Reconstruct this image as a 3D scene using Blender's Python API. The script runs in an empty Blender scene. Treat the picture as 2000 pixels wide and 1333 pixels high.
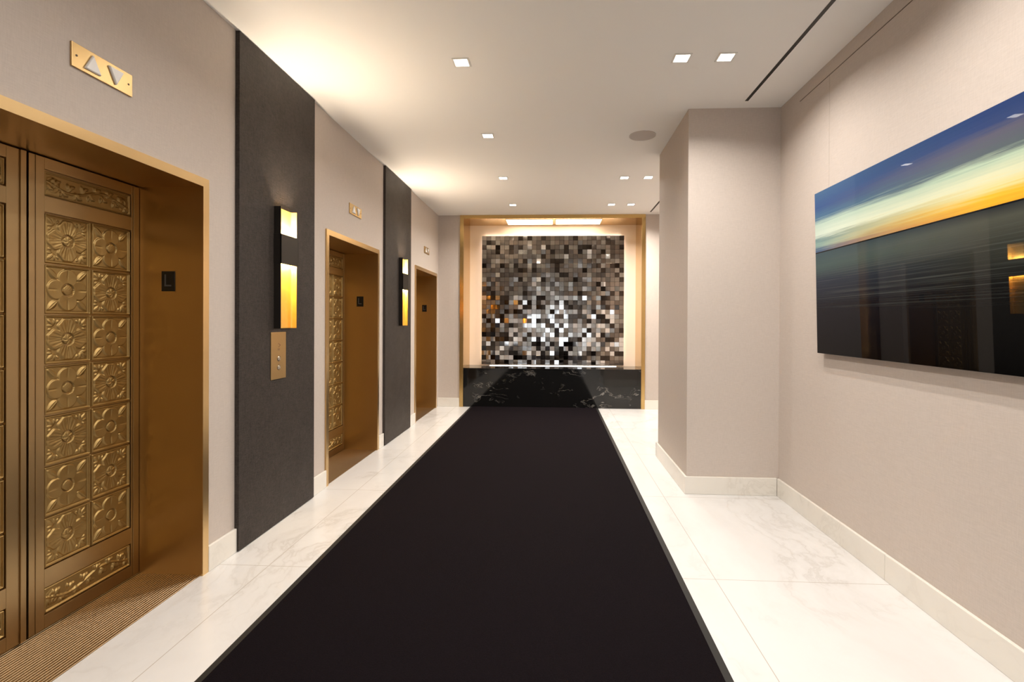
import bpy, bmesh, math, random
from mathutils import Vector, Matrix
random.seed(7)
C = bpy.context.scene.collection
S = bpy.context.scene

# ---------------------------------------------------------------- camera
yaw, pitch, roll = -.05087, -.00449, .00486
R0 = Vector((math.cos(yaw), -math.sin(yaw), 0))
F0 = Vector((math.sin(yaw)*math.cos(pitch), math.cos(yaw)*math.cos(pitch), math.sin(pitch)))
U0 = Vector((-math.sin(yaw)*math.sin(pitch), -math.cos(yaw)*math.sin(pitch), math.cos(pitch)))
Rr = R0*math.cos(roll) + U0*math.sin(roll)
Ur = -R0*math.sin(roll) + U0*math.cos(roll)
cd = bpy.data.cameras.new('camera'); cam = bpy.data.objects.new('camera', cd); C.objects.link(cam)
cd.sensor_width = 36; cd.lens = 976.1174/2000*36
cd.shift_x = -(1034.57-1000)/2000; cd.shift_y = -(666.5-633.807)/2000
cd.clip_start = .02
M = Matrix((Rr, Ur, -F0)).transposed().to_4x4(); M.translation = Vector((0, 0, 1.35))
cam.matrix_world = M
S.camera = cam

# ---------------------------------------------------------------- world, exposure
w = bpy.data.worlds.new('daylight'); S.world = w; w.use_nodes = True
w.node_tree.nodes['Background'].inputs[0].default_value = (.92, .96, 1, 1)
w.node_tree.nodes['Background'].inputs[1].default_value = 1.35
S.view_settings.view_transform = 'Standard'; S.view_settings.look = 'None'
S.view_settings.gamma = 1; S.view_settings.use_curve_mapping = False
S.view_settings.exposure = 0.17
DL_W = 10.5          # watts of one recessed downlight
DL_COL = (1, .935, .86)

# ---------------------------------------------------------------- helpers
def link(name, bm, mats, parent=None, smooth=False, bevel=0, seg=2, recalc=True):
    if recalc: bmesh.ops.recalc_face_normals(bm, faces=bm.faces)
    me = bpy.data.meshes.new(name); bm.to_mesh(me); bm.free()
    for m in (mats if isinstance(mats, (list, tuple)) else [mats]): me.materials.append(m)
    if smooth: me.shade_smooth()
    o = bpy.data.objects.new(name, me); C.objects.link(o)
    if parent: o.parent = parent
    if bevel:
        b = o.modifiers.new('bevel', 'BEVEL'); b.width = bevel; b.segments = seg; b.limit_method = 'ANGLE'
    return o
def box(bm, x0, x1, y0, y1, z0, z1, mi=0):
    v = [bm.verts.new((x, y, z)) for x in (x0, x1) for y in (y0, y1) for z in (z0, z1)]
    for q in ((0,1,3,2), (4,6,7,5), (0,4,5,1), (2,3,7,6), (0,2,6,4), (1,5,7,3)):
        f = bm.faces.new([v[i] for i in q]); f.material_index = mi
    return v
def boxes(name, bl, mat, parent=None, **k):
    bm = bmesh.new()
    for b in bl: box(bm, *b)
    return link(name, bm, mat, parent, **k)
def extrude_x(bm, pts, x0, x1, mi=0):
    """prism of a (y, z) polygon between two x values"""
    a = [bm.verts.new((x0, y, z)) for y, z in pts]; b = [bm.verts.new((x1, y, z)) for y, z in pts]
    n = len(pts)
    for f in [bm.faces.new(a), bm.faces.new(b[::-1])] + [bm.faces.new((a[i], b[i], b[(i+1) % n], a[(i+1) % n])) for i in range(n)]:
        f.material_index = mi
def cyl_x(bm, y, z, r, x0, x1, n=24):
    extrude_x(bm, [(y+r*math.cos(2*math.pi*i/n), z+r*math.sin(2*math.pi*i/n)) for i in range(n)], x0, x1)
def empty(name, loc=(0, 0, 0), rot=(0, 0, 0)):
    o = bpy.data.objects.new(name, None); C.objects.link(o); o.location = loc; o.rotation_euler = rot
    o.empty_display_size = .1; return o
def tag(o, label, cat, group=None, kind=None):
    o['label'] = label; o['category'] = cat
    if group: o['group'] = group
    if kind: o['kind'] = kind
    return o
def copy_tree(o, parent=None, top=True):
    c = o.copy(); C.objects.link(c); c.parent = parent
    if not top: c.matrix_parent_inverse = o.matrix_parent_inverse.copy()
    for ch in [q for q in bpy.data.objects if q.parent == o]: copy_tree(ch, c, False)
    return c

# ---------------------------------------------------------------- materials
class N:
    def __init__(s, name):
        s.m = bpy.data.materials.new(name); s.m.use_nodes = True; s.t = s.m.node_tree
        s.b = s.t.nodes['Principled BSDF']
    def n(s, typ, **k):
        x = s.t.nodes.new(typ)
        for a, v in k.items():
            if a.startswith('i_'):
                a = a[2:]; x.inputs[int(a) if a.isdigit() else a.replace('_', ' ')].default_value = v
            else: setattr(x, a, v)
        return x
    def l(s, a, b): s.t.links.new(a, b)
    def set(s, **k):
        for a, v in k.items(): s.b.inputs[a.replace('_', ' ')].default_value = v
        return s
    def math(s, op, a, b=None, c=None):
        x = s.n('ShaderNodeMath', operation=op)
        for i, v in enumerate((a, b, c)):
            if v is None: continue
            if isinstance(v, (int, float)): x.inputs[i].default_value = v
            else: s.l(v, x.inputs[i])
        return x.outputs[0]
    def coords(s, scale=(1, 1, 1)):
        tc = s.n('ShaderNodeTexCoord'); mp = s.n('ShaderNodeMapping'); mp.inputs['Scale'].default_value = scale
        s.l(tc.outputs['Object'], mp.inputs[0]); return mp.outputs[0]
    def noise(s, vec, scale, detail=4, rough=.5, dist=0):
        x = s.n('ShaderNodeTexNoise'); x.inputs['Scale'].default_value = scale; x.inputs['Detail'].default_value = detail
        x.inputs['Roughness'].default_value = rough; x.inputs['Distortion'].default_value = dist
        s.l(vec, x.inputs['Vector']); return x.outputs['Fac']
    def ramp(s, fac, stops, interp='LINEAR'):
        r = s.n('ShaderNodeValToRGB'); r.color_ramp.interpolation = interp
        e = r.color_ramp.elements
        while len(e) < len(stops): e.new(.5)
        for i, (p, c) in enumerate(stops): e[i].position = p; e[i].color = (*c, 1) if len(c) == 3 else c
        s.l(fac, r.inputs[0]); return r.outputs[0]
    def mix(s, fac, a, b, blend='MIX'):
        x = s.n('ShaderNodeMix', data_type='RGBA', blend_type=blend)
        for sock, v in ((x.inputs['Factor'], fac), (x.inputs[6], a), (x.inputs[7], b)):
            if isinstance(v, (int, float)): sock.default_value = v
            elif isinstance(v, tuple): sock.default_value = (*v, 1)
            else: s.l(v, sock)
        return x.outputs[2]
    def bump(s, h, strength=.3, dist=.001):
        x = s.n('ShaderNodeBump'); x.inputs['Strength'].default_value = strength; x.inputs['Distance'].default_value = dist
        s.l(h, x.inputs['Height']); s.l(x.outputs[0], s.b.inputs['Normal'])
    def col(s, c): s.l(c, s.b.inputs['Base Color'])

def plain(name, c, rough=.5, metal=0, spec=.5, **k):
    a = N(name); a.set(Base_Color=(*c, 1), Roughness=rough, Metallic=metal); a.b.inputs['Specular IOR Level'].default_value = spec
    a.set(**k); return a.m
def emit(name, c, s):
    a = N(name); a.set(Base_Color=(*c, 1), Emission_Color=(*c, 1), Emission_Strength=s); return a.m

def wallpaper():
    a = N('linen_wallpaper'); v = a.coords()
    h1 = a.noise(a.coords((1, 1, 14)), 22, 5, .65); 
    h2 = a.noise(a.coords((9, 9, 1)), 26, 4, .6)
    h = a.math('ADD', a.math('MULTIPLY', h1, .6), a.math('MULTIPLY', h2, .4))
    a.col(a.ramp(h, [(.3, (.52, .456, .410)), (.7, (.62, .548, .496))]))
    a.set(Roughness=.72); a.bump(h, .35, .0015); return a.m
def marble(name, base, vein, joints=True):
    a = N(name); v = a.coords()
    d = a.n('ShaderNodeTexNoise'); d.inputs['Scale'].default_value = .9; d.inputs['Detail'].default_value = 5; a.l(v, d.inputs['Vector'])
    mv = a.n('ShaderNodeVectorMath', operation='MULTIPLY_ADD'); a.l(d.outputs['Color'], mv.inputs[0]); mv.inputs[1].default_value = (1.1, 1.1, 1.1); a.l(v, mv.inputs[2])
    mp = a.n('ShaderNodeMapping'); mp.inputs['Rotation'].default_value = (0, 0, .9); mp.inputs['Scale'].default_value = (1, .35, 1); a.l(mv.outputs[0], mp.inputs[0])
    n1 = a.noise(mp.outputs[0], 1.3, 8, .62)
    r1 = a.math('ABSOLUTE', a.math('SUBTRACT', n1, .5))
    veins = a.ramp(r1, [(0, (1, 1, 1)), (.012, (.35, .35, .35)), (.05, (0, 0, 0))])
    n2 = a.noise(v, .8, 3, .5)
    patch = a.ramp(n2, [(.36, (0, 0, 0)), (.62, (1, 1, 1))])
    c1 = a.mix(a.math('MULTIPLY', a.math('MULTIPLY', veins, patch), .5), base, vein)
    cloud = a.noise(mp.outputs[0], 2.2, 6, .6)
    c2 = a.mix(a.math('MULTIPLY', a.ramp(cloud, [(.45, (0, 0, 0)), (.8, (1, 1, 1))]), .22), c1, vein)
    if joints:
        sp = a.n('ShaderNodeSeparateXYZ'); a.l(a.coords(), sp.inputs[0]); X, Y = sp.outputs[0], sp.outputs[1]
        j = None
        for d in (a.math('ABSOLUTE', a.math('ADD', X, 1.5685)), a.math('ABSOLUTE', a.math('SUBTRACT', X, .849)),
                  a.math('ABSOLUTE', a.math('SUBTRACT', a.math('FLOORED_MODULO', a.math('SUBTRACT', Y, 2.669-.6235-12.47), 1.247), .6235))):
            q = a.math('LESS_THAN', d, .0018); j = q if j is None else a.math('MAXIMUM', j, q)
        c2 = a.mix(a.math('MULTIPLY', j, .9), c2, (.42, .38, .33))
    a.col(c2); a.set(Roughness=.22); return a.m
def brushed(name, c1, c2, rough, scale, aniso=.0, bump=.12, sc=60):
    a = N(name); h = a.noise(a.coords(scale), sc, 6, .7)
    blotch = a.noise(a.coords(), 3.5, 3, .5)
    a.col(a.mix(blotch, c1, c2)); a.set(Metallic=1.0, Anisotropic=aniso)
    rr = a.math('ADD', a.math('MULTIPLY', h, .12), rough-.06); a.l(rr, a.b.inputs['Roughness'])
    a.bump(h, bump, .0006); return a.m

WALL = wallpaper()
MARBLE = marble('white_marble_tile', (.71, .705, .70), (.47, .44, .41))
MARBLE_B = marble('white_marble_skirting', (.80, .77, .71), (.62, .58, .52), False)
CEIL = plain('ceiling_paint', (.90, .885, .86), .85, spec=.2)
BRASS_H = brushed('brushed_brass_lit', (.78, .56, .29), (.68, .47, .22), .30, (1, 1, 40), bump=.10)
BRASS_V = brushed('brushed_brass_jamb', (.57, .37, .15), (.63, .42, .18), .32, (1, 1, 40), bump=.10)
BRASS_P = brushed('plate_brass', (.62, .43, .20), (.54, .37, .17), .34, (1, 1, 40))
BRASS_N = brushed('polished_brass', (.66, .46, .20), (.58, .39, .15), .20, (1, 1, 20), bump=.03)
BRONZE = brushed('cast_bronze', (.37, .25, .095), (.45, .31, .13), .47, (1, 1, 1), bump=.06, sc=90)
BRONZE_F = brushed('door_bronze', (.42, .295, .15), (.48, .34, .175), .34, (40, 40, 1), bump=.08)
SILL = brushed('sill_bronze', (.36, .255, .15), (.30, .21, .12), .36, (1, 30, 1), bump=.1)
BLACK = plain('black_gloss', (.004, .004, .005), .25)
DARK = plain('dark_void', (.01, .009, .008), .8)
LETTER = plain('letter_grey', (.07, .065, .06), .4)
BRONZE_D = plain('dark_bronze_sconce', (.018, .014, .011), .45, .3)
LENS = emit('downlight_lens', (1, .93, .82), 14)
WHITE = plain('white_trim', (.8, .78, .74), .5)
ACRY = plain('white_acrylic', (.86, .85, .84), .35)
CREAM = plain('cream_paint', (.84, .70, .58), .6)
GRILLE = plain('speaker_grille', (.55, .50, .47), .7)

def gold_leaf():
    a = N('gold_leaf'); n = a.noise(a.coords(), 28, 6, .65)
    a.col(a.mix(n, (1, .68, .18), (.96, .56, .10))); a.set(Metallic=.75, Roughness=.42); a.bump(n, .4, .002); return a.m
GOLD = gold_leaf()
def dark_panel():
    a = N('woven_dark_panel')
    h = a.math('ADD', a.noise(a.coords((1, 1, 7)), 34, 6, .75), a.noise(a.coords((7, 7, 1)), 30, 6, .75))
    bl = a.noise(a.coords(), 5, 5, .6)
    a.col(a.ramp(a.math('MULTIPLY', h, .5), [(.38, (.018, .014, .012)), (.62, (.070, .056, .048))]))
    rr = a.math('ADD', a.math('MULTIPLY', bl, .25), .42); a.b.inputs['Specular IOR Level'].default_value = .25; a.l(rr, a.b.inputs['Roughness'])
    a.bump(h, .8, .003); return a.m
PANEL = dark_panel()
def pile():
    a = N('carpet_pile'); h = a.noise(a.coords(), 170, 5, .85); g = a.noise(a.coords(), 7, 4, .6)
    a.col(a.mix(a.math('MULTIPLY', g, .6), a.ramp(h, [(.35, (.001, .0008, .001)), (.68, (.012, .0078, .0108))]), (.0062, .0042, .0056)))
    a.set(Roughness=.95); a.b.inputs['Specular IOR Level'].default_value = .06; a.bump(h, .8, .004); return a.m
PILE = pile()
RUBBER = plain('rubber_border', (.010, .010, .009), .6)
def black_marble():
    a = N('black_marble'); v = a.coords()
    d = a.n('ShaderNodeTexNoise'); d.inputs['Scale'].default_value = 2.2; d.inputs['Detail'].default_value = 6; a.l(v, d.inputs['Vector'])
    mv = a.n('ShaderNodeVectorMath', operation='MULTIPLY_ADD'); a.l(d.outputs['Color'], mv.inputs[0]); mv.inputs[1].default_value = (.5,)*3; a.l(v, mv.inputs[2])
    mp = a.n('ShaderNodeMapping'); mp.inputs['Rotation'].default_value = (0, .85, 0); mp.inputs['Scale'].default_value = (.55, 1, 1.9); a.l(mv.outputs[0], mp.inputs[0])
    r = a.math('ABSOLUTE', a.math('SUBTRACT', a.noise(mp.outputs[0], 2.4, 7, .6), .5))
    veins = a.ramp(r, [(0, (1, 1, 1)), (.006, (.3, .3, .3)), (.014, (0, 0, 0))])
    patch = a.ramp(a.noise(v, 2.4, 4, .6), [(.50, (0, 0, 0)), (.66, (1, 1, 1))])
    a.col(a.mix(a.math('MULTIPLY', a.math('MULTIPLY', veins, .7), patch), (.006, .006, .006), (.42, .40, .37))); a.set(Roughness=.06); return a.m
NERO = black_marble()

# ---------------------------------------------------------------- the room shell
XL, XR, H, YB = -1.862, 1.753, 3.038, 7.87
YN = -6.0
DOORS = [1.975, 4.57, 7.147]          # centre line of each lift opening
OW = .609                             # half width over the frame
FT = 2.10                             # frame top
def struct(o): o['kind'] = 'structure'; return o
tag(struct(boxes('floor', [(-3.2, 3.2, YN-.3, 9.2, -.15, 0)], MARBLE)), 'white polished marble tiled floor with thin grey joints', 'floor')
tag(struct(boxes('ceiling', [(-3.2, 3.2, YN-.3, 9.2, H, H+.15)], CEIL)), 'flat cream painted ceiling of the lift lobby', 'ceiling')
segs = []; y = YN-.3
for c in DOORS:
    segs.append((-2.6, XL, y, c-OW, 0, H)); segs.append((-2.6, XL, c-OW, c+OW, FT, H)); y = c+OW
segs.append((-2.6, XL, y, YB, 0, H))
# shaft closure behind each opening
for c in DOORS: segs.append((-2.6, -2.34, c-OW, c+OW, 0, FT))
tag(struct(boxes('wall_left', segs, WALL)), 'beige linen papered wall holding the three lift doors', 'wall')
tag(struct(boxes('wall_right', [(XR, XR+.3, YN-.3, YB, 0, H)], WALL)), 'beige linen papered wall behind the seascape picture', 'wall')
tag(struct(boxes('wall_pillar', [(1.043, XR, 4.005, 5.1, 0, H)], WALL)), 'square beige papered pillar standing against the right wall', 'pillar')
tag(struct(boxes('wall_back', [(-2.6, -1.512, YB, 8.9, 0, H), (1.398, 2.1, YB, 8.9, 0, H), (-1.512, 1.398, 8.60, 8.9, 0, H)], WALL)),
    'beige papered end wall on both sides of the mosaic niche', 'wall')
tag(struct(boxes('wall_niche', [(-1.47, 1.36, 8.44, 8.60, .60, 3.0)], CREAM)), 'cream painted back of the niche, lit around the mosaic', 'wall')
# end behind the viewer: unseen glazed entrance, added for mirrors and brass to reflect
tag(struct(boxes('wall_front', [(XL-.4, -1.3, YN-.2, YN, 0, H), (1.3, XR+.3, YN-.2, YN, 0, H), (-1.3, 1.3, YN-.2, YN, 2.5, H)], WALL)),
    'papered wall around the added glazed entrance', 'wall')
GLASS = plain('clear_glass', (1, 1, 1), .0, **{'Transmission_Weight': 1.0, 'IOR': 1.05})
wn = boxes('added_window_1', [(-1.3, -1.22, YN-.12, YN-.06, 0, 2.5), (1.22, 1.3, YN-.12, YN-.06, 0, 2.5), (-1.22, 1.22, YN-.12, YN-.06, 2.42, 2.5),
                        (-.04, .04, YN-.12, YN-.06, 0, 2.42), (-1.22, 1.22, YN-.12, YN-.06, 0, .1)], BLACK)
tag(struct(wn), 'added black framed glazed entrance, out of view, for reflections', 'window')
boxes('pane', [(-1.22, 1.22, YN-.095, YN-.085, .1, 2.42)], GLASS, wn)

# skirtings
BH = .138
def skirt(name, b, label):
    o = boxes(name, b, MARBLE_B, bevel=.003); tag(struct(o), label, 'baseboard'); return o
fo = [(c-OW, c+OW) for c in DOORS]
P1, P2 = (2.817, 3.726), (5.32, 6.28)
xs = (XL, XL+.016)
skirt('baseboard_left', [(*xs, YN, fo[0][0], 0, BH)], 'white marble skirting left of the nearest lift door')
skirt('baseboard_left', [(*xs, fo[0][1], P1[0], 0, BH)], 'white marble skirting between nearest lift frame and dark panel')
skirt('baseboard_left', [(*xs, P1[1], fo[1][0], 0, BH)], 'white marble skirting between near dark panel and middle lift frame')
skirt('baseboard_left', [(*xs, fo[1][1], P2[0], 0, BH)], 'white marble skirting between middle lift frame and far dark panel')
skirt('baseboard_left', [(*xs, P2[1], fo[2][0], 0, BH)], 'white marble skirting between far dark panel and farthest lift frame')
skirt('baseboard_right', [(XR-.018, XR, 2.7135, 3.987, 0, BH), (XR-.018, XR, YN, 2.7115, 0, BH)], 'white marble skirting under the seascape picture')
skirt('baseboard_right', [(XR-.018, XR, 5.1, YB-.016, 0, BH)], 'white marble skirting beyond the pillar')
skirt('baseboard_pillar', [(1.025, XR-.018, 3.987, 4.005, 0, BH), (1.025, 1.043, 4.005, 5.118, 0, BH), (1.025, XR-.018, 5.1, 5.118, 0, BH)],
      'white veined marble skirting wrapped around the pillar')
skirt('baseboard_back', [(XL, -1.512, YB-.016, YB, 0, BH)], 'white marble skirting left of the brass niche frame')
skirt('baseboard_back', [(1.398, XR, YB-.016, YB, 0, BH)], 'white marble skirting right of the brass niche frame')

SEAM = plain('seam_shadow_gap', (.16, .125, .10), .8)
tag(struct(boxes('trim_1', [(XR-.0015, XR+.01, -3, 3.70, 2.946, 2.951)], SEAM)), 'thin dark hanging-rail gap along the top of the right wall', 'trim')
tag(struct(boxes('trim_2', [(XR-.0006, XR+.01, 3.309, 3.3105, 2.12, 2.946)], plain('paper_joint', (.42, .36, .30), .8))), 'vertical wallpaper joint beside the picture', 'trim')

# ---------------------------------------------------------------- lift doors
def sm(e0, e1, x):
    t = min(1, max(0, (x-e0)/(e1-e0))); return t*t*(3-2*t)
def rosette_h(s, t, kind):
    """height (0..1) of one cast tile; s, t in -1..1"""
    m = max(abs(s), abs(t))
    if m > .972: return -.25
    if m > .90: return .95*max(0, math.sin((m-.90)/.072*math.pi))**.6
    if m > .865: return 0
    h = .10 + .10*sm(.62, .9, m)
    r = math.hypot(s, t); a = math.atan2(t, s)
    # corner leaves
    for k in range(4):
        ca = math.pi/4 + k*math.pi/2
        u = s*math.cos(ca)+t*math.sin(ca); v = -s*math.sin(ca)+t*math.cos(ca)
        if kind == 1:
            if .62 < u < 1.17:
                wd = .15*math.sin(min(1, (u-.60)/.57)*math.pi)**.7
                q = 1-abs(v)/max(wd, 1e-3)
                if q > 0: h = max(h, .14+.50*min(1, q*1.6)-.16*max(0, 1-abs(v)/.02)*(1))
        else:
            for (cu, cv, ra, rb, an) in ((.97, 0, .20, .075, 0), (.90, .125, .13, .055, .75), (.90, -.125, .13, .055, -.75), (.80, .22, .085, .045, 1.3), (.80, -.22, .085, .045, -1.3)):
                c_, s_ = math.cos(an), math.sin(an); du, dv = u-cu, v-cv
                pu, pv = (du*c_+dv*s_)/ra, (-du*s_+dv*c_)/rb
                d = math.hypot(pu, pv)
                if d < 1: h = max(h, .16+.42*(1-d**2.5)-.12*max(0, 1-abs(pv)/.3))
    # four broad petals round the button, dished, with a raised rim and a crease
    best = 0
    for k in range(4):
        ca = k*math.pi/2
        u = s*math.cos(ca)+t*math.sin(ca); v = -s*math.sin(ca)+t*math.cos(ca)
        if u < 0: continue
        d = math.hypot((u-.47)/.385, v/.41)
        if kind == 0: d *= 1+.05*math.cos(7*math.atan2(v/.36, (u-.46)/.37))
        if d < 1:
            p = .50*min(1, (1-d)/.10)**.6 - .17*sm(.0, 1, 1-d)
            p -= .16*max(0, 1-abs(v)/.05)*sm(.35, .60, u)*sm(0, .3, 1-d)
            if kind == 0: p += .05*math.cos(26*math.atan2(v, u+.05))*sm(.05, .4, 1-d)
            best = max(best, p)
    if r < .40: best = max(best, .30+.06*(1-r/.40))
    if best > 0: h = max(h, .12+best)
    # button in its groove
    if .212 < r < .268: h = -.85
    elif r <= .212:
        h = .42+.34*math.sqrt(max(0, 1-(r/.22)**2))
        if r < .19:
            if kind == 0: h -= .20*max(0, math.cos(5*a+r*16))**2*sm(.0, .05, r)
            else: h += .03*math.cos(s*55)*math.cos(t*55)
    return h
def height_mesh(name, wy, wz, ny, nz, fn, depth):
    """relief in local y/z, front facing +x, border closed by a skirt"""
    bm = bmesh.new(); g = []
    for j in range(nz+1):
        row = []
        for i in range(ny+1):
            s, t = -1+2*i/ny, -1+2*j/nz
            row.append(bm.verts.new((fn(s, t)*depth, s*wy/2, t*wz/2)))
        g.append(row)
    for j in range(nz):
        for i in range(ny): bm.faces.new((g[j][i], g[j][i+1], g[j+1][i+1], g[j+1][i]))
    rim = [g[0][i] for i in range(ny+1)]+[g[j][ny] for j in range(1, nz+1)]+[g[nz][i] for i in range(ny-1, -1, -1)]+[g[j][0] for j in range(nz-1, 0, -1)]
    low = [bm.verts.new((-.004, v.co.y, v.co.z)) for v in rim]
    n = len(rim)
    for i in range(n): bm.faces.new((rim[i], low[i], low[(i+1) % n], rim[(i+1) % n]))
    bm.faces.new(low)
    me = bpy.data.meshes.new(name)
    bmesh.ops.recalc_face_normals(bm, faces=bm.faces); bm.to_mesh(me); bm.free(); me.materials.append(BRONZE); me.shade_smooth()
    return me
def frieze_h(s, t):
    X, Z = s*2.0, t*.5                       # four by one
    mx = max(abs(X)-1.5, abs(Z))
    e = .5-mx if abs(X) > 1.5 or True else 0
    e = min(2-abs(X), .5-abs(Z))
    if e < .022: return -.25
    if e < .085: return .95*max(0, math.sin((e-.022)/.063*math.pi))**.6
    if e < .11: return 0
    h = .14
    # wandering stem
    st = .20*math.sin(X*2.1+.3)
    d = abs(Z-st*.9)/.045
    if d < 1: h = max(h, .2+.55*math.sqrt(1-d*d))
    # scroll leaves along the stem
    for k in range(-6, 7):
        cx = k*.30; up = 1 if k % 2 else -1
        cz = .20*math.sin(cx*2.1+.3)*.5+up*.13
        for q, (dx, dz, ra, rb, an) in enumerate(((0, .0, .17, .085, .9), (.11, .07, .12, .05, .35), (-.10, .07, .12, .05, 1.6))):
            ux, uz = X-cx-dx, (Z-cz)*up-dz
            c, sn = math.cos(an), math.sin(an)
            pu, pv = (ux*c+uz*sn)/ra, (-ux*sn+uz*c)/rb
            dd = pu*pu+pv*pv
            if dd < 1: h = max(h, .25+.6*math.sqrt(1-dd)-.18*max(0, 1-abs(pv)/.25))
    for sg in (-1, 1):
        r = math.hypot(X-sg*1.62, Z*1.0); a = math.atan2(Z, (X-sg*1.62)*sg)
        if r < .30: h = max(h, .25+.5*(.5+.5*math.cos(r*42-a))*(1-r/.34))
    return h
TW = .2210
ROS = [height_mesh('rosette_ornate', TW-.0010, TW-.0010, 120, 120, lambda s, t: rosette_h(s, t, 0), .012),
       height_mesh('rosette_plain', TW-.0010, TW-.0010, 120, 120, lambda s, t: rosette_h(s, t, 1), .012)]
FRZ = height_mesh('frieze', .440, .112, 176, 46, frieze_h, .013)

def leaf(parent, y0, y1, t0, flip, offset):
    """one sliding leaf: stiles and rails round a recessed field; t0 = lower edge in y of the tile field"""
    X0, X1, XB = -2.235, -2.200, -2.214
    t1 = t0+2*TW; b = []
    b.append((X0, XB, y0, y1, .012, 2.05))                       # core
    b.append((XB, X1, y0, t0, .012, 2.05)); b.append((XB, X1, t1, y1, .012, 2.05))
    for z0, z1 in ((.012, .069), (.187, .268), (.268+7*TW+.001, 1.884), (2.001, 2.05)):
        b.append((XB, X1, t0, t1, z0, z1))
    # edge bead next to the meeting line and a fine bead on the outer stile
    if flip: b.append((X1, X1+.006, y1-.023, y1-.001, .012, 2.05)); b.append((X1, X1+.003, t0-.014, t0-.008, .012, 2.05))
    else: b.append((X1, X1+.0025, y0+.026, y0+.029, .012, 2.05)); b.append((X1, X1+.003, t1+.010, t1+.016, .012, 2.05))
    o = boxes('door_leaf', b, BRONZE_F, parent, bevel=.0012)
    for r in range(7):
        for c in range(2):
            q = bpy.data.objects.new('rosette_tile', ROS[(r+c+offset) % 2]); C.objects.link(q); q.parent = o
            q.location = (XB+.001, t0+TW*(c+.5), .268+TW*(6-r+.5))
    for z in (.128, 1.9425):
        q = bpy.data.objects.new('frieze_panel', FRZ); C.objects.link(q); q.parent = o; q.location = (XB+.001, t0+TW, z)
        if z < 1: q.scale = (1, 1, 1)
    return o
def lift_door(num, yc, label):
    e = empty('door_%d' % num, (0, yc, 0)); tag(e, label, 'elevator door', 'lift doors along the left wall', 'structure')
    # frame: full-depth lining, and the same brass lightened on the face for its highlights
    ow, iw = OW, OW-.044
    fr = bmesh.new()
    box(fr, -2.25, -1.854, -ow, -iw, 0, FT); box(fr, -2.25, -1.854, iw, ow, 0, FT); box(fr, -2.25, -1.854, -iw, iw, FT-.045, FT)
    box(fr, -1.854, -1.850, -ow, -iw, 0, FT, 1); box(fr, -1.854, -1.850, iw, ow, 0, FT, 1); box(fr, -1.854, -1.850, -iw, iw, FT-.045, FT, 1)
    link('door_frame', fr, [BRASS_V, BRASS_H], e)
    lf = leaf(e, .007, iw-.002, .072, False, 0)
    rt = leaf(e, -iw+.002, -.006, -.079-2*TW, True, 0)
    # ribbed sill
    bm = bmesh.new(); n = 26; pts = []
    x0, x1 = -2.25, -1.866
    for i in range(n):
        a = x0+(x1-x0)*i/n; d = (x1-x0)/n
        pts += [(a+.15*d, .002), (a+.3*d, .0048), (a+.75*d, .0048), (a+.9*d, .002)]
    pts = [(x0, .002)]+pts+[(x1, .002)]
    va = [bm.verts.new((x, -iw, z)) for x, z in pts]; vb = [bm.verts.new((x, iw, z)) for x, z in pts]
    for i in range(len(pts)-1): bm.faces.new((va[i], vb[i], vb[i+1], va[i+1]))
    box(bm, x0, x1, -iw, iw, -.01, .0019)
    link('sill', bm, SILL, e)
    return e
lift_door(1, DOORS[0], 'nearest lift door, bronze with cast flower tiles in a deep brass frame')
lift_door(2, DOORS[1], 'middle lift door, between the two dark wall panels')
lift_door(3, DOORS[2], 'farthest lift door, in the corner beside the mosaic niche')

# floor letter signs on the far jamb of each opening
def sign(yc, label):
    y = yc+OW-.044
    e = empty('floor_sign', (-2.04, y, 1.556)); tag(e, label, 'sign', 'black L floor signs on the brass jambs')
    boxes('plate', [(-.036, .036, -.004, -.0003, -.053, .053)], BLACK, e, bevel=.001)
    bm = bmesh.new(); box(bm, -.019, -.011, -.0052, -.0038, -.027, .036); box(bm, -.011, .018, -.0052, -.0038, -.027, -.019)
    link('letter', bm, LETTER, e)
sign(DOORS[0], 'black L floor sign on the jamb of the nearest lift door')
sign(DOORS[1], 'black L floor sign on the jamb of the middle lift door')
sign(DOORS[2], 'black L floor sign on the jamb of the farthest lift door')

# arrival lanterns above the doors
def lantern(yc, label):
    e = empty('arrival_lantern', (XL, yc-.011, 2.3735)); tag(e, label, 'indicator', 'brass arrow plates above the lift doors')
    boxes('plate', [(.0002, .008, -.1375, .1375, -.047, .047)], BRASS_P, e, bevel=.001)
    def tri(pts):
        bm = bmesh.new(); cy = sum(p[0] for p in pts)/3; cz = sum(p[1] for p in pts)/3
        A = [bm.verts.new((.0075, y, z)) for y, z in pts]; B = [bm.verts.new((.013, y, z)) for y, z in pts]
        Cc = [bm.verts.new((.017, cy+(y-cy)*.90, cz+(z-cz)*.90)) for y, z in pts]
        bm.faces.new(Cc)
        for P, Q in ((A, B), (B, Cc)):
            for i in range(3): bm.faces.new((P[i], P[(i+1) % 3], Q[(i+1) % 3], Q[i]))
        link('arrow', bm, ACRY, e, bevel=.001)
    tri([(-.088, -.032), (-.018, -.032), (-.053, .034)])
    tri([(.018, .032), (.088, .032), (.053, -.034)])
    for y in (-.118, .118):
        bm = bmesh.new(); cyl_x(bm, y, 0, .004, .006, .0095, 12); link('screw', bm, SEAM, e)
lantern(DOORS[0], 'brass plate with white up and down arrows above nearest lift door')
lantern(DOORS[1], 'brass plate with white arrows above the middle lift door')
lantern(DOORS[2], 'brass plate with white arrows above the farthest lift door')

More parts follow.
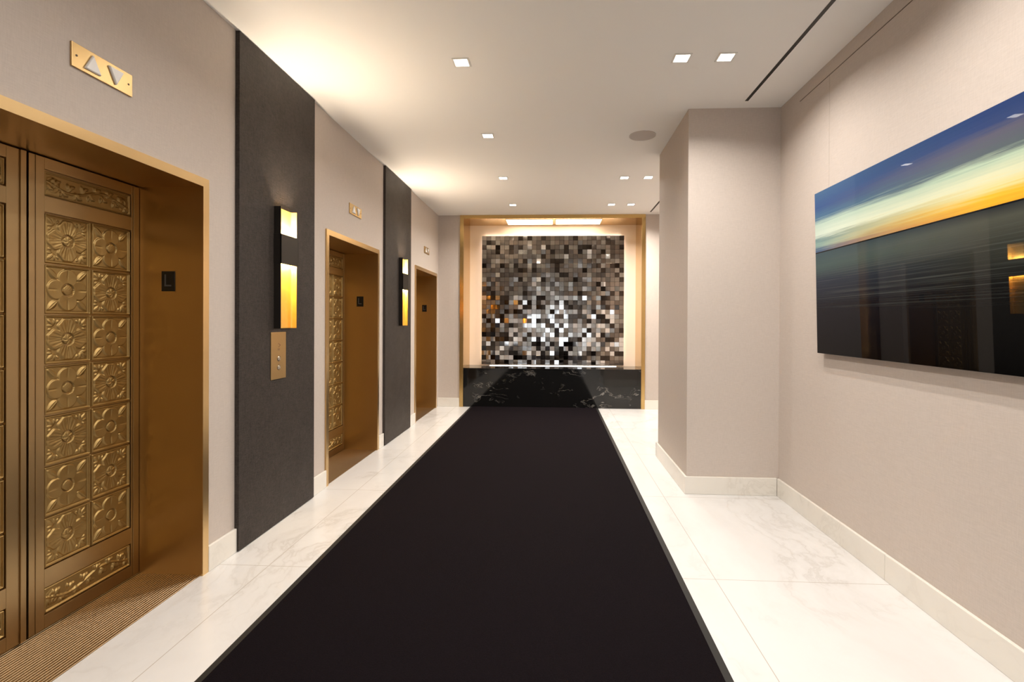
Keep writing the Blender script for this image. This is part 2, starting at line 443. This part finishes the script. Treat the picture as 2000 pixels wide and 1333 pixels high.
# ---------------------------------------------------------------- dark wall panels
def dpanel(p, label):
    o = boxes('wall_panel', [(XL, -1.8355, p[0], p[1], .004, H-.004)], PANEL, bevel=.0015)
    tag(o, label, 'wall panel', 'dark woven wall panels'); return o
dpanel(P1, 'tall dark woven panel between nearest and middle lift doors')
dpanel(P2, 'tall dark woven panel between middle and farthest lift doors')

# sconces
SC = emit('sconce_diffuser', (1, .70, .34), 170)
def sconce(y0, label):
    e = empty('wall_sconce', (-1.8355, y0, 1.30)); tag(e, label, 'wall lamp', 'dark bronze and gold wall sconces')
    W, D, Z = .208, .046, .80
    bm = bmesh.new()
    box(bm, 0, D, 0, .004, 0, Z); box(bm, 0, D, W-.004, W, 0, Z); box(bm, .0003, .004, .004, W-.004, 0, Z)
    link('channel', bm, BRONZE_D, e, bevel=.0008)
    # gold lining with a rounded fold in the far corner
    bm = bmesh.new(); prof = [(D-.001, .0055), (.0055, .0055)]
    for i in range(7):
        a = math.pi/2*i/6
        prof.append((.0055+.012*(1-math.cos(a)) , W-.0175+.012*math.sin(a)))
    prof += [(D-.001, W-.0055)]
    prof[1:2] = [(.0055, .0055)]
    lo = [bm.verts.new((x, y, .001)) for x, y in prof]; hi = [bm.verts.new((x, y, Z-.001)) for x, y in prof]
    for i in range(len(prof)-1): bm.faces.new((lo[i], lo[i+1], hi[i+1], hi[i]))
    g = link('gold_lining', bm, GOLD, e, recalc=False); sd = g.modifiers.new('thick', 'SOLIDIFY'); sd.thickness = .001; sd.offset = 0
    # sleeve: hollow band round the middle
    z0, z1 = .425, .620
    bm = bmesh.new()
    box(bm, D-.002, D+.006, -.004, W+.004, z0, z1); box(bm, 0, D+.006, -.004, -.0002, z0, z1); box(bm, 0, D+.006, W+.0002, W+.004, z0, z1)
    link('band', bm, BRONZE_D, e, bevel=.001)
    for z in (z0+.010, z1-.014):
        boxes('led_diffuser', [(.010, D-.004, .012, W-.012, z, z+.006)], SC, e)
    ld = bpy.data.lights.new('uplight_lamp', 'AREA'); ld.shape = 'RECTANGLE'; ld.size = .03; ld.size_y = .16; ld.energy = 11; ld.color = (1, .86, .70); ld.spread = math.radians(160)
    l = bpy.data.objects.new('lamp', ld); C.objects.link(l); l.parent = e; l.location = (.026, W/2, z1-.004); l.rotation_euler = (math.pi, 0, 0)
    ld = bpy.data.lights.new('downwash_lamp', 'AREA'); ld.shape = 'RECTANGLE'; ld.size = .025; ld.size_y = .17; ld.energy = 3.2; ld.color = (1, .66, .28)
    l = bpy.data.objects.new('lamp', ld); C.objects.link(l); l.parent = e; l.location = (.024, W/2, z0+.008)
    return e
sconce(3.175, 'near gold-lined wall sconce above the brass call plate')
sconce(5.785, 'far gold-lined wall sconce on the second dark panel')

# call plate
e = empty('call_plate', (-1.8355, 3.226, 1.12)); tag(e, 'tall brass lift call plate with two round buttons under sconce', 'call button')
boxes('plate', [(.0002, .005, -.089, .089, -.155, .155)], BRASS_P, e, bevel=.0008)
for z in (-.020, -.078):
    bm = bmesh.new(); cyl_x(bm, 0, z, .020, .004, .0062); link('ring', bm, plain('button_ring', (.30, .22, .13), .3, 1) if z == -.020 else bpy.data.materials['button_ring'], e)
    bm = bmesh.new(); cyl_x(bm, 0, z, .0145, .005, .010); link('button', bm, plain('button_steel', (.75, .70, .62), .2, 1) if z == -.020 else bpy.data.materials['button_steel'], e, bevel=.002)
bm = bmesh.new()
def stroke(bm, a, b, w=.0035, x0=.0045, x1=.0056):
    (ay, az), (by, bz) = a, b; L = math.hypot(by-ay, bz-az); ny, nz = -(bz-az)/L*w/2, (by-ay)/L*w/2
    extrude_x(bm, [(ay+ny, az+nz), (by+ny, bz+nz), (by-ny, bz-nz), (ay-ny, az-nz)], x0, x1)
stroke(bm, (-.004, .080), (.020, .068)); stroke(bm, (.020, .068), (-.004, .056)); stroke(bm, (-.012, .044), (.012, .044)); stroke(bm, (-.012, .037), (.012, .037))
link('engraved_mark', bm, plain('engraving', (.22, .12, .05), .6), e)

# ---------------------------------------------------------------- carpet runner
e = empty('carpet_runner', (0, 0, 0)); tag(e, 'long black carpet runner with dark rubber edge on marble floor', 'rug')
cx0, cx1, cy0, cy1 = -1.3375, .678, -4.2, 7.85
boxes('pile', [(cx0+.036, cx1-.036, cy0+.036, cy1-.002, .0005, .011)], PILE, e)
bm = bmesh.new()
for (x0, x1, hi) in ((cx0, cx0+.036, 1), (cx1-.036, cx1, 0)):
    zl, zr = (.002, .009) if hi else (.009, .002)
    v = [bm.verts.new(p) for p in ((x0, cy0, .0004), (x1, cy0, .0004), (x1, cy0, zr), (x0, cy0, zl), (x0, cy1-.002, .0004), (x1, cy1-.002, .0004), (x1, cy1-.002, zr), (x0, cy1-.002, zl))]
    for q in ((0,1,2,3), (4,7,6,5), (0,4,5,1), (3,2,6,7), (0,3,7,4), (1,5,6,2)): bm.faces.new([v[i] for i in q])
box(bm, cx0+.036, cx1-.036, cy0, cy0+.036, .0004, .008)
link('border', bm, RUBBER, e)

# ---------------------------------------------------------------- niche
NX0, NX1 = -1.452, 1.340
e = empty('niche_frame', (0, 7.86, 0)); tag(e, 'polished brass surround of the mosaic niche, floor to ceiling', 'niche frame')
boxes('surround', [(-1.512, NX0, -.010, .0, 0, H-.001), (NX1, 1.398, -.010, .0, 0, H-.001), (NX0, NX1, -.010, .0, 2.990, H-.001)], BRASS_N, e, bevel=.0015)
boxes('side_lining', [(-1.512, NX0, 0.0, .579, 0, H-.001)], BRASS_N, e)
boxes('side_lining', [(NX1, 1.398, 0.0, .579, 0, H-.001)], BRASS_N, e)
boxes('soffit_lining', [(NX0, NX1, 0.0, .579, 2.982, H-.001)], BRASS_N, e)

e = empty('marble_bench', (0, 7.86, 0)); tag(e, 'black polished marble ledge with white veins filling the niche base', 'ledge')
boxes('front_slab', [(NX0+.0005, NX1-.0005, .001, .03, .001, .596)], NERO, e)
boxes('top_slab', [(NX0+.0005, NX1-.0005, -.001, .579, .597, .617)], NERO, e, bevel=.002)

LP = emit('light_panel_diffuser', (1, .86, .62), 7)
def lpanel(x0, x1, label):
    e = empty('light_panel', ((x0+x1)/2, 8.135, 2.982)); tag(e, label, 'ceiling light', 'light panels in the niche soffit'); h = (x1-x0)/2
    bm = bmesh.new()
    for b in ((-h, h, -.215, -.207), (-h, h, .207, .215), (-h, -h+.008, -.207, .207), (h-.008, h, -.207, .207)): box(bm, *b, -.006, -.0003)
    link('frame', bm, BRASS_N, e); boxes('diffuser', [(-h+.008, h-.008, -.207, .207, -.004, -.0005)], LP, e)
lpanel(-.798, -.043, 'left glowing light panel in the brass niche soffit')
lpanel(-.002, .735, 'right glowing light panel in the brass niche soffit')

# mosaic of bevelled mirror tiles
MX0, MX1, MZ0, MZ1 = -1.237, 1.139, .637, 2.796
def mir(n, c, r): return plain(n, c, r, 1.0)
TM = [plain('mosaic_grout', (.10, .09, .08), .6), mir('tile_smoke', (.22, .19, .165), .10), mir('tile_bronze', (.31, .26, .22), .10),
      mir('tile_pewter', (.36, .33, .29), .12), mir('tile_black', (.07, .055, .045), .08), mir('tile_silver', (.93, .92, .91), .05), mir('tile_silver_satin', (.82, .81, .79), .16)]
e = empty('mosaic_panel', (0, 8.38, 0)); tag(e, 'square wall mosaic of small mirror tiles in smoke and silver', 'mosaic')
boxes('backing', [(MX0, MX1, .004, .020, MZ0-.002, MZ1)], TM[0], e)
bm = bmesh.new(); nc, nr = 31, 28; pw, ph = (MX1-MX0)/nc, (MZ1-MZ0)/nr
rnd = random.Random(11)
for i in range(nc):
    for j in range(nr):
        cx, cz = MX0+(i+.5)*pw, MZ0+(j+.5)*ph
        u, v = (i+.5)/nc, (j+.5)/nr
        # silver share raised in the lower middle, imitating the white floor reflected there
        ps = .40*math.exp(-((u-.47)/.46)**4)*(1-sm(.34, .60, v)) + .02
        r = rnd.random()
        if r < ps*.8: mi = 5
        elif r < ps+.02: mi = 6
        else: mi = rnd.choices([1, 2, 3, 4], [.36, .12, .14, .38] if v < .5 and abs(u-.47) < .42 else [.40, .20, .24, .16])[0]
        tx, tz = rnd.gauss(0, .030), rnd.gauss(0, .026)-.012
        d = -.004-rnd.random()*.010
        hw, hh = pw/2-.0007, ph/2-.0007
        fr = [bm.verts.new((cx+a*hw*.97, d+a*hw*tx+b*hh*tz, cz+b*hh*.97)) for a, b in ((-1, -1), (1, -1), (1, 1), (-1, 1))]
        mid = [bm.verts.new((cx+a*hw, d+a*hw*tx+b*hh*tz+.0016, cz+b*hh)) for a, b in ((-1, -1), (1, -1), (1, 1), (-1, 1))]
        bk = [bm.verts.new((cx+a*hw, .0045, cz+b*hh)) for a, b in ((-1, -1), (1, -1), (1, 1), (-1, 1))]
        f = bm.faces.new(fr); f.material_index = mi
        for k in range(4):
            for P, Q in ((fr, mid), (mid, bk)):
                f = bm.faces.new((P[k], P[(k+1) % 4], Q[(k+1) % 4], Q[k])); f.material_index = mi
link('tiles', bm, TM, e)

# concealed strips behind the mosaic edges and one at its foot
ST = emit('backlight_led', (1, .90, .78), 24)
def strip(loc, b, label, m=ST):
    o = boxes('led_strip', [b], m); o.location = loc; tag(o, label, 'light strip', 'led strips round the mosaic')
strip((0, 8.425, 2.78), (-1.20, 1.10, 0, .012, -.006, .006), 'led strip hidden behind the top edge of the mosaic')
strip((-1.195, 8.425, 1.7), (-.006, .006, 0, .012, -1.03, 1.03), 'led strip hidden behind the left edge of the mosaic')
strip((1.097, 8.425, 1.7), (-.006, .006, 0, .012, -1.03, 1.03), 'led strip hidden behind the right edge of the mosaic')
strip((-.04, 8.33, .6172), (-1.05, 1.05, 0, .012, 0, .006), 'white led strip lying on the ledge at the mosaic foot', emit('foot_led', (1, .95, .88), 10))

# ---------------------------------------------------------------- picture
def seascape():
    a = N('seascape_print'); tc = a.n('ShaderNodeTexCoord'); sp = a.n('ShaderNodeSeparateXYZ'); a.l(tc.outputs['Object'], sp.inputs[0])
    Y, Z = sp.outputs[1], sp.outputs[2]
    st = a.noise(a.coords((1, .9, 40)), 2.2, 6, .6); st2 = a.noise(a.coords((1, .5, 90)), 1.6, 5, .6)
    big = a.noise(a.coords((1, 1.2, 5)), 1.5, 3, .5)
    f = a.math('DIVIDE', a.math('SUBTRACT', 1.034, Z), 1.034)           # 0 top .. 1 bottom
    far = a.math('ADD', a.math('MULTIPLY', a.math('SUBTRACT', big, .5), .03), f)
    fj = a.math('ADD', far, a.math('MULTIPLY', a.math('SUBTRACT', st, .5), .07))
    fj = a.math('MINIMUM', fj, 1.0)
    left = a.ramp(fj, [(0, (.05, .12, .25)), (.10, (.035, .085, .24)), (.16, (.07, .16, .27)), (.20, (.46, .60, .52)), (.27, (.62, .72, .62)),
                       (.295, (.16, .27, .28)), (.325, (.27, .40, .36)), (.355, (.08, .13, .22)), (.40, (.06, .10, .20))])
    right = a.ramp(fj, [(0, (.02, .045, .15)), (.06, (.03, .055, .16)), (.10, (.10, .10, .15)), (.17, (.09, .12, .14)), (.20, (.42, .55, .42)),
                        (.26, (.70, .72, .50)), (.30, (.78, .68, .30)), (.335, (.85, .50, .04)), (.40, (.75, .30, .03))])
    t = a.ramp(a.math('ADD', a.math('MULTIPLY', Y, 1/1.3), a.math('MULTIPLY', a.math('SUBTRACT', st2, .5), .25)), [(.05, (0, 0, 0)), (1.0, (1, 1, 1))])
    sky = a.mix(t, left, right)
    seaL = a.ramp(f, [(.37, (.045, .078, .10)), (.46, (.060, .098, .098)), (.55, (.022, .030, .052)), (.70, (.008, .008, .014)), (1, (.002, .002, .003))])
    seaR = a.ramp(f, [(.37, (.02, .024, .03)), (.42, (.075, .08, .065)), (.52, (.035, .038, .032)), (.66, (.008, .008, .008)), (1, (.002, .002, .002))])
    sea = a.mix(t, seaL, seaR)
    streak = a.ramp(st2, [(.50, (0, 0, 0)), (.66, (1, 1, 1))])
    band = a.math('MULTIPLY', a.ramp(f, [(.40, (0, 0, 0)), (.50, (.6, .6, .6)), (.66, (.6, .6, .6)), (.76, (0, 0, 0))]), streak)
    sea = a.mix(a.math('MULTIPLY', band, .5), sea, (.12, .14, .13))
    sel = a.math('GREATER_THAN', f, .372)
    c = a.mix(sel, sky, sea)
    line = a.math('LESS_THAN', a.math('ABSOLUTE', a.math('SUBTRACT', f, .374)), .0035)
    c = a.mix(line, c, (.012, .012, .014))
    a.col(c); a.set(Roughness=.5, Coat_Weight=.4, Coat_Roughness=.012, Specular_IOR_Level=0.0, Coat_IOR=1.5); return a.m
e = empty('seascape_picture', (1.715, 3.350, 1.158), (0, 0, 0)); tag(e, 'large glossy blurred seascape print with orange horizon on right wall', 'picture')
# local y runs towards the viewer (mirrored by the parent's rotation)
e.rotation_euler = (0, -math.atan2(.025, 1.034), 0)
ART = seascape(); EDGE = plain('acrylic_edge', (.05, .06, .07), .2)
bm = bmesh.new(); box(bm, -.006, 0, 0, 2.1, 0, 1.034)
face = link('print_face', bm, ART, e); face.scale = (1, -1, 1)
boxes('sub_frame', [(0.0005, .018, -2.05, -.05, .04, 1.0)], EDGE, e)

# ---------------------------------------------------------------- ceiling fittings
def downlight(x, y, label, group='recessed square downlights', wts=1.0):
    e = empty('downlight', (x, y, H)); tag(e, label, 'ceiling light', group)
    bm = bmesh.new(); r, q = .055, .043
    for b in ((-r, r, -r, -q), (-r, r, q, r), (-r, -q, -q, q), (q, r, -q, q)): box(bm, *b, -.005, -.0002)
    link('trim', bm, WHITE, e, bevel=.001)
    boxes('lens', [(-q, q, -q, q, -.003, -.0004)], LENS, e)
    ld = bpy.data.lights.new('downlight_lamp', 'AREA'); ld.shape = 'SQUARE'; ld.size = .05; ld.energy = DL_W*wts; ld.color = DL_COL
    ld.spread = math.radians(150)
    l = bpy.data.objects.new('lamp', ld); C.objects.link(l); l.parent = e; l.location = (0, 0, -.007)
for y, nm in ((3.23, 'nearest visible'), (4.51, 'second'), (5.84, 'third'), (7.18, 'farthest')):
    downlight(-.617, y, '%s square downlight of the left ceiling row' % nm, wts={7.18: 2.5, 5.84: 1.3}.get(y, 1))
for y, nm in ((3.235, 'nearest visible'), (5.87, 'middle'), (7.2, 'farthest')):
    wt = 2.2 if y > 7 else 1
    downlight(.796, y, 'left light of the %s downlight pair, right side of ceiling' % nm, wts=wt)
    downlight(1.072, y, 'right light of the %s downlight pair, right side of ceiling' % nm, wts=wt)
for i, y in enumerate((1.92, .6, -.75, -2.1, -3.5)):
    downlight(-.617, y, 'square downlight of the left row overhead, behind the camera view', 'left row downlights out of view')
for i, y in enumerate((1.92, -.75, -3.5)):
    for x in (.796, 1.072): downlight(x, y, 'square downlight of the right pairs overhead, out of view', 'right pair downlights out of view')

tag(boxes('air_slot', [(1.430, 1.454, -3.0, 3.88, H-.0015, H-.0002)], BLACK), 'long thin black air slot in the ceiling, near stretch', 'air vent')
tag(boxes('air_slot', [(1.430, 1.454, 5.3, 7.70, H-.0015, H-.0002)], BLACK), 'short black air slot in the ceiling beyond the pillar', 'air vent')
e = empty('ceiling_speaker', (.778, 4.56, H)); tag(e, 'round grey ceiling speaker grille left of the pillar top', 'speaker')
bm = bmesh.new(); bmesh.ops.create_cone(bm, cap_ends=True, segments=48, radius1=.112, radius2=.112, depth=.004); 
g = link('grille', bm, GRILLE, e); g.location = (0, 0, -.0022)
bm = bmesh.new()
n = 48
vs = [[bm.verts.new((r*math.cos(2*math.pi*i/n), r*math.sin(2*math.pi*i/n), z)) for i in range(n)] for r, z in ((.112, -.0003), (.112, -.005), (.119, -.005), (.119, -.0003))]
for k in range(4):
    for i in range(n): bm.faces.new((vs[k][i], vs[k][(i+1) % n], vs[(k+1) % 4][(i+1) % n], vs[(k+1) % 4][i]))
link('rim', bm, plain('speaker_rim', (.62, .57, .53), .6), e)
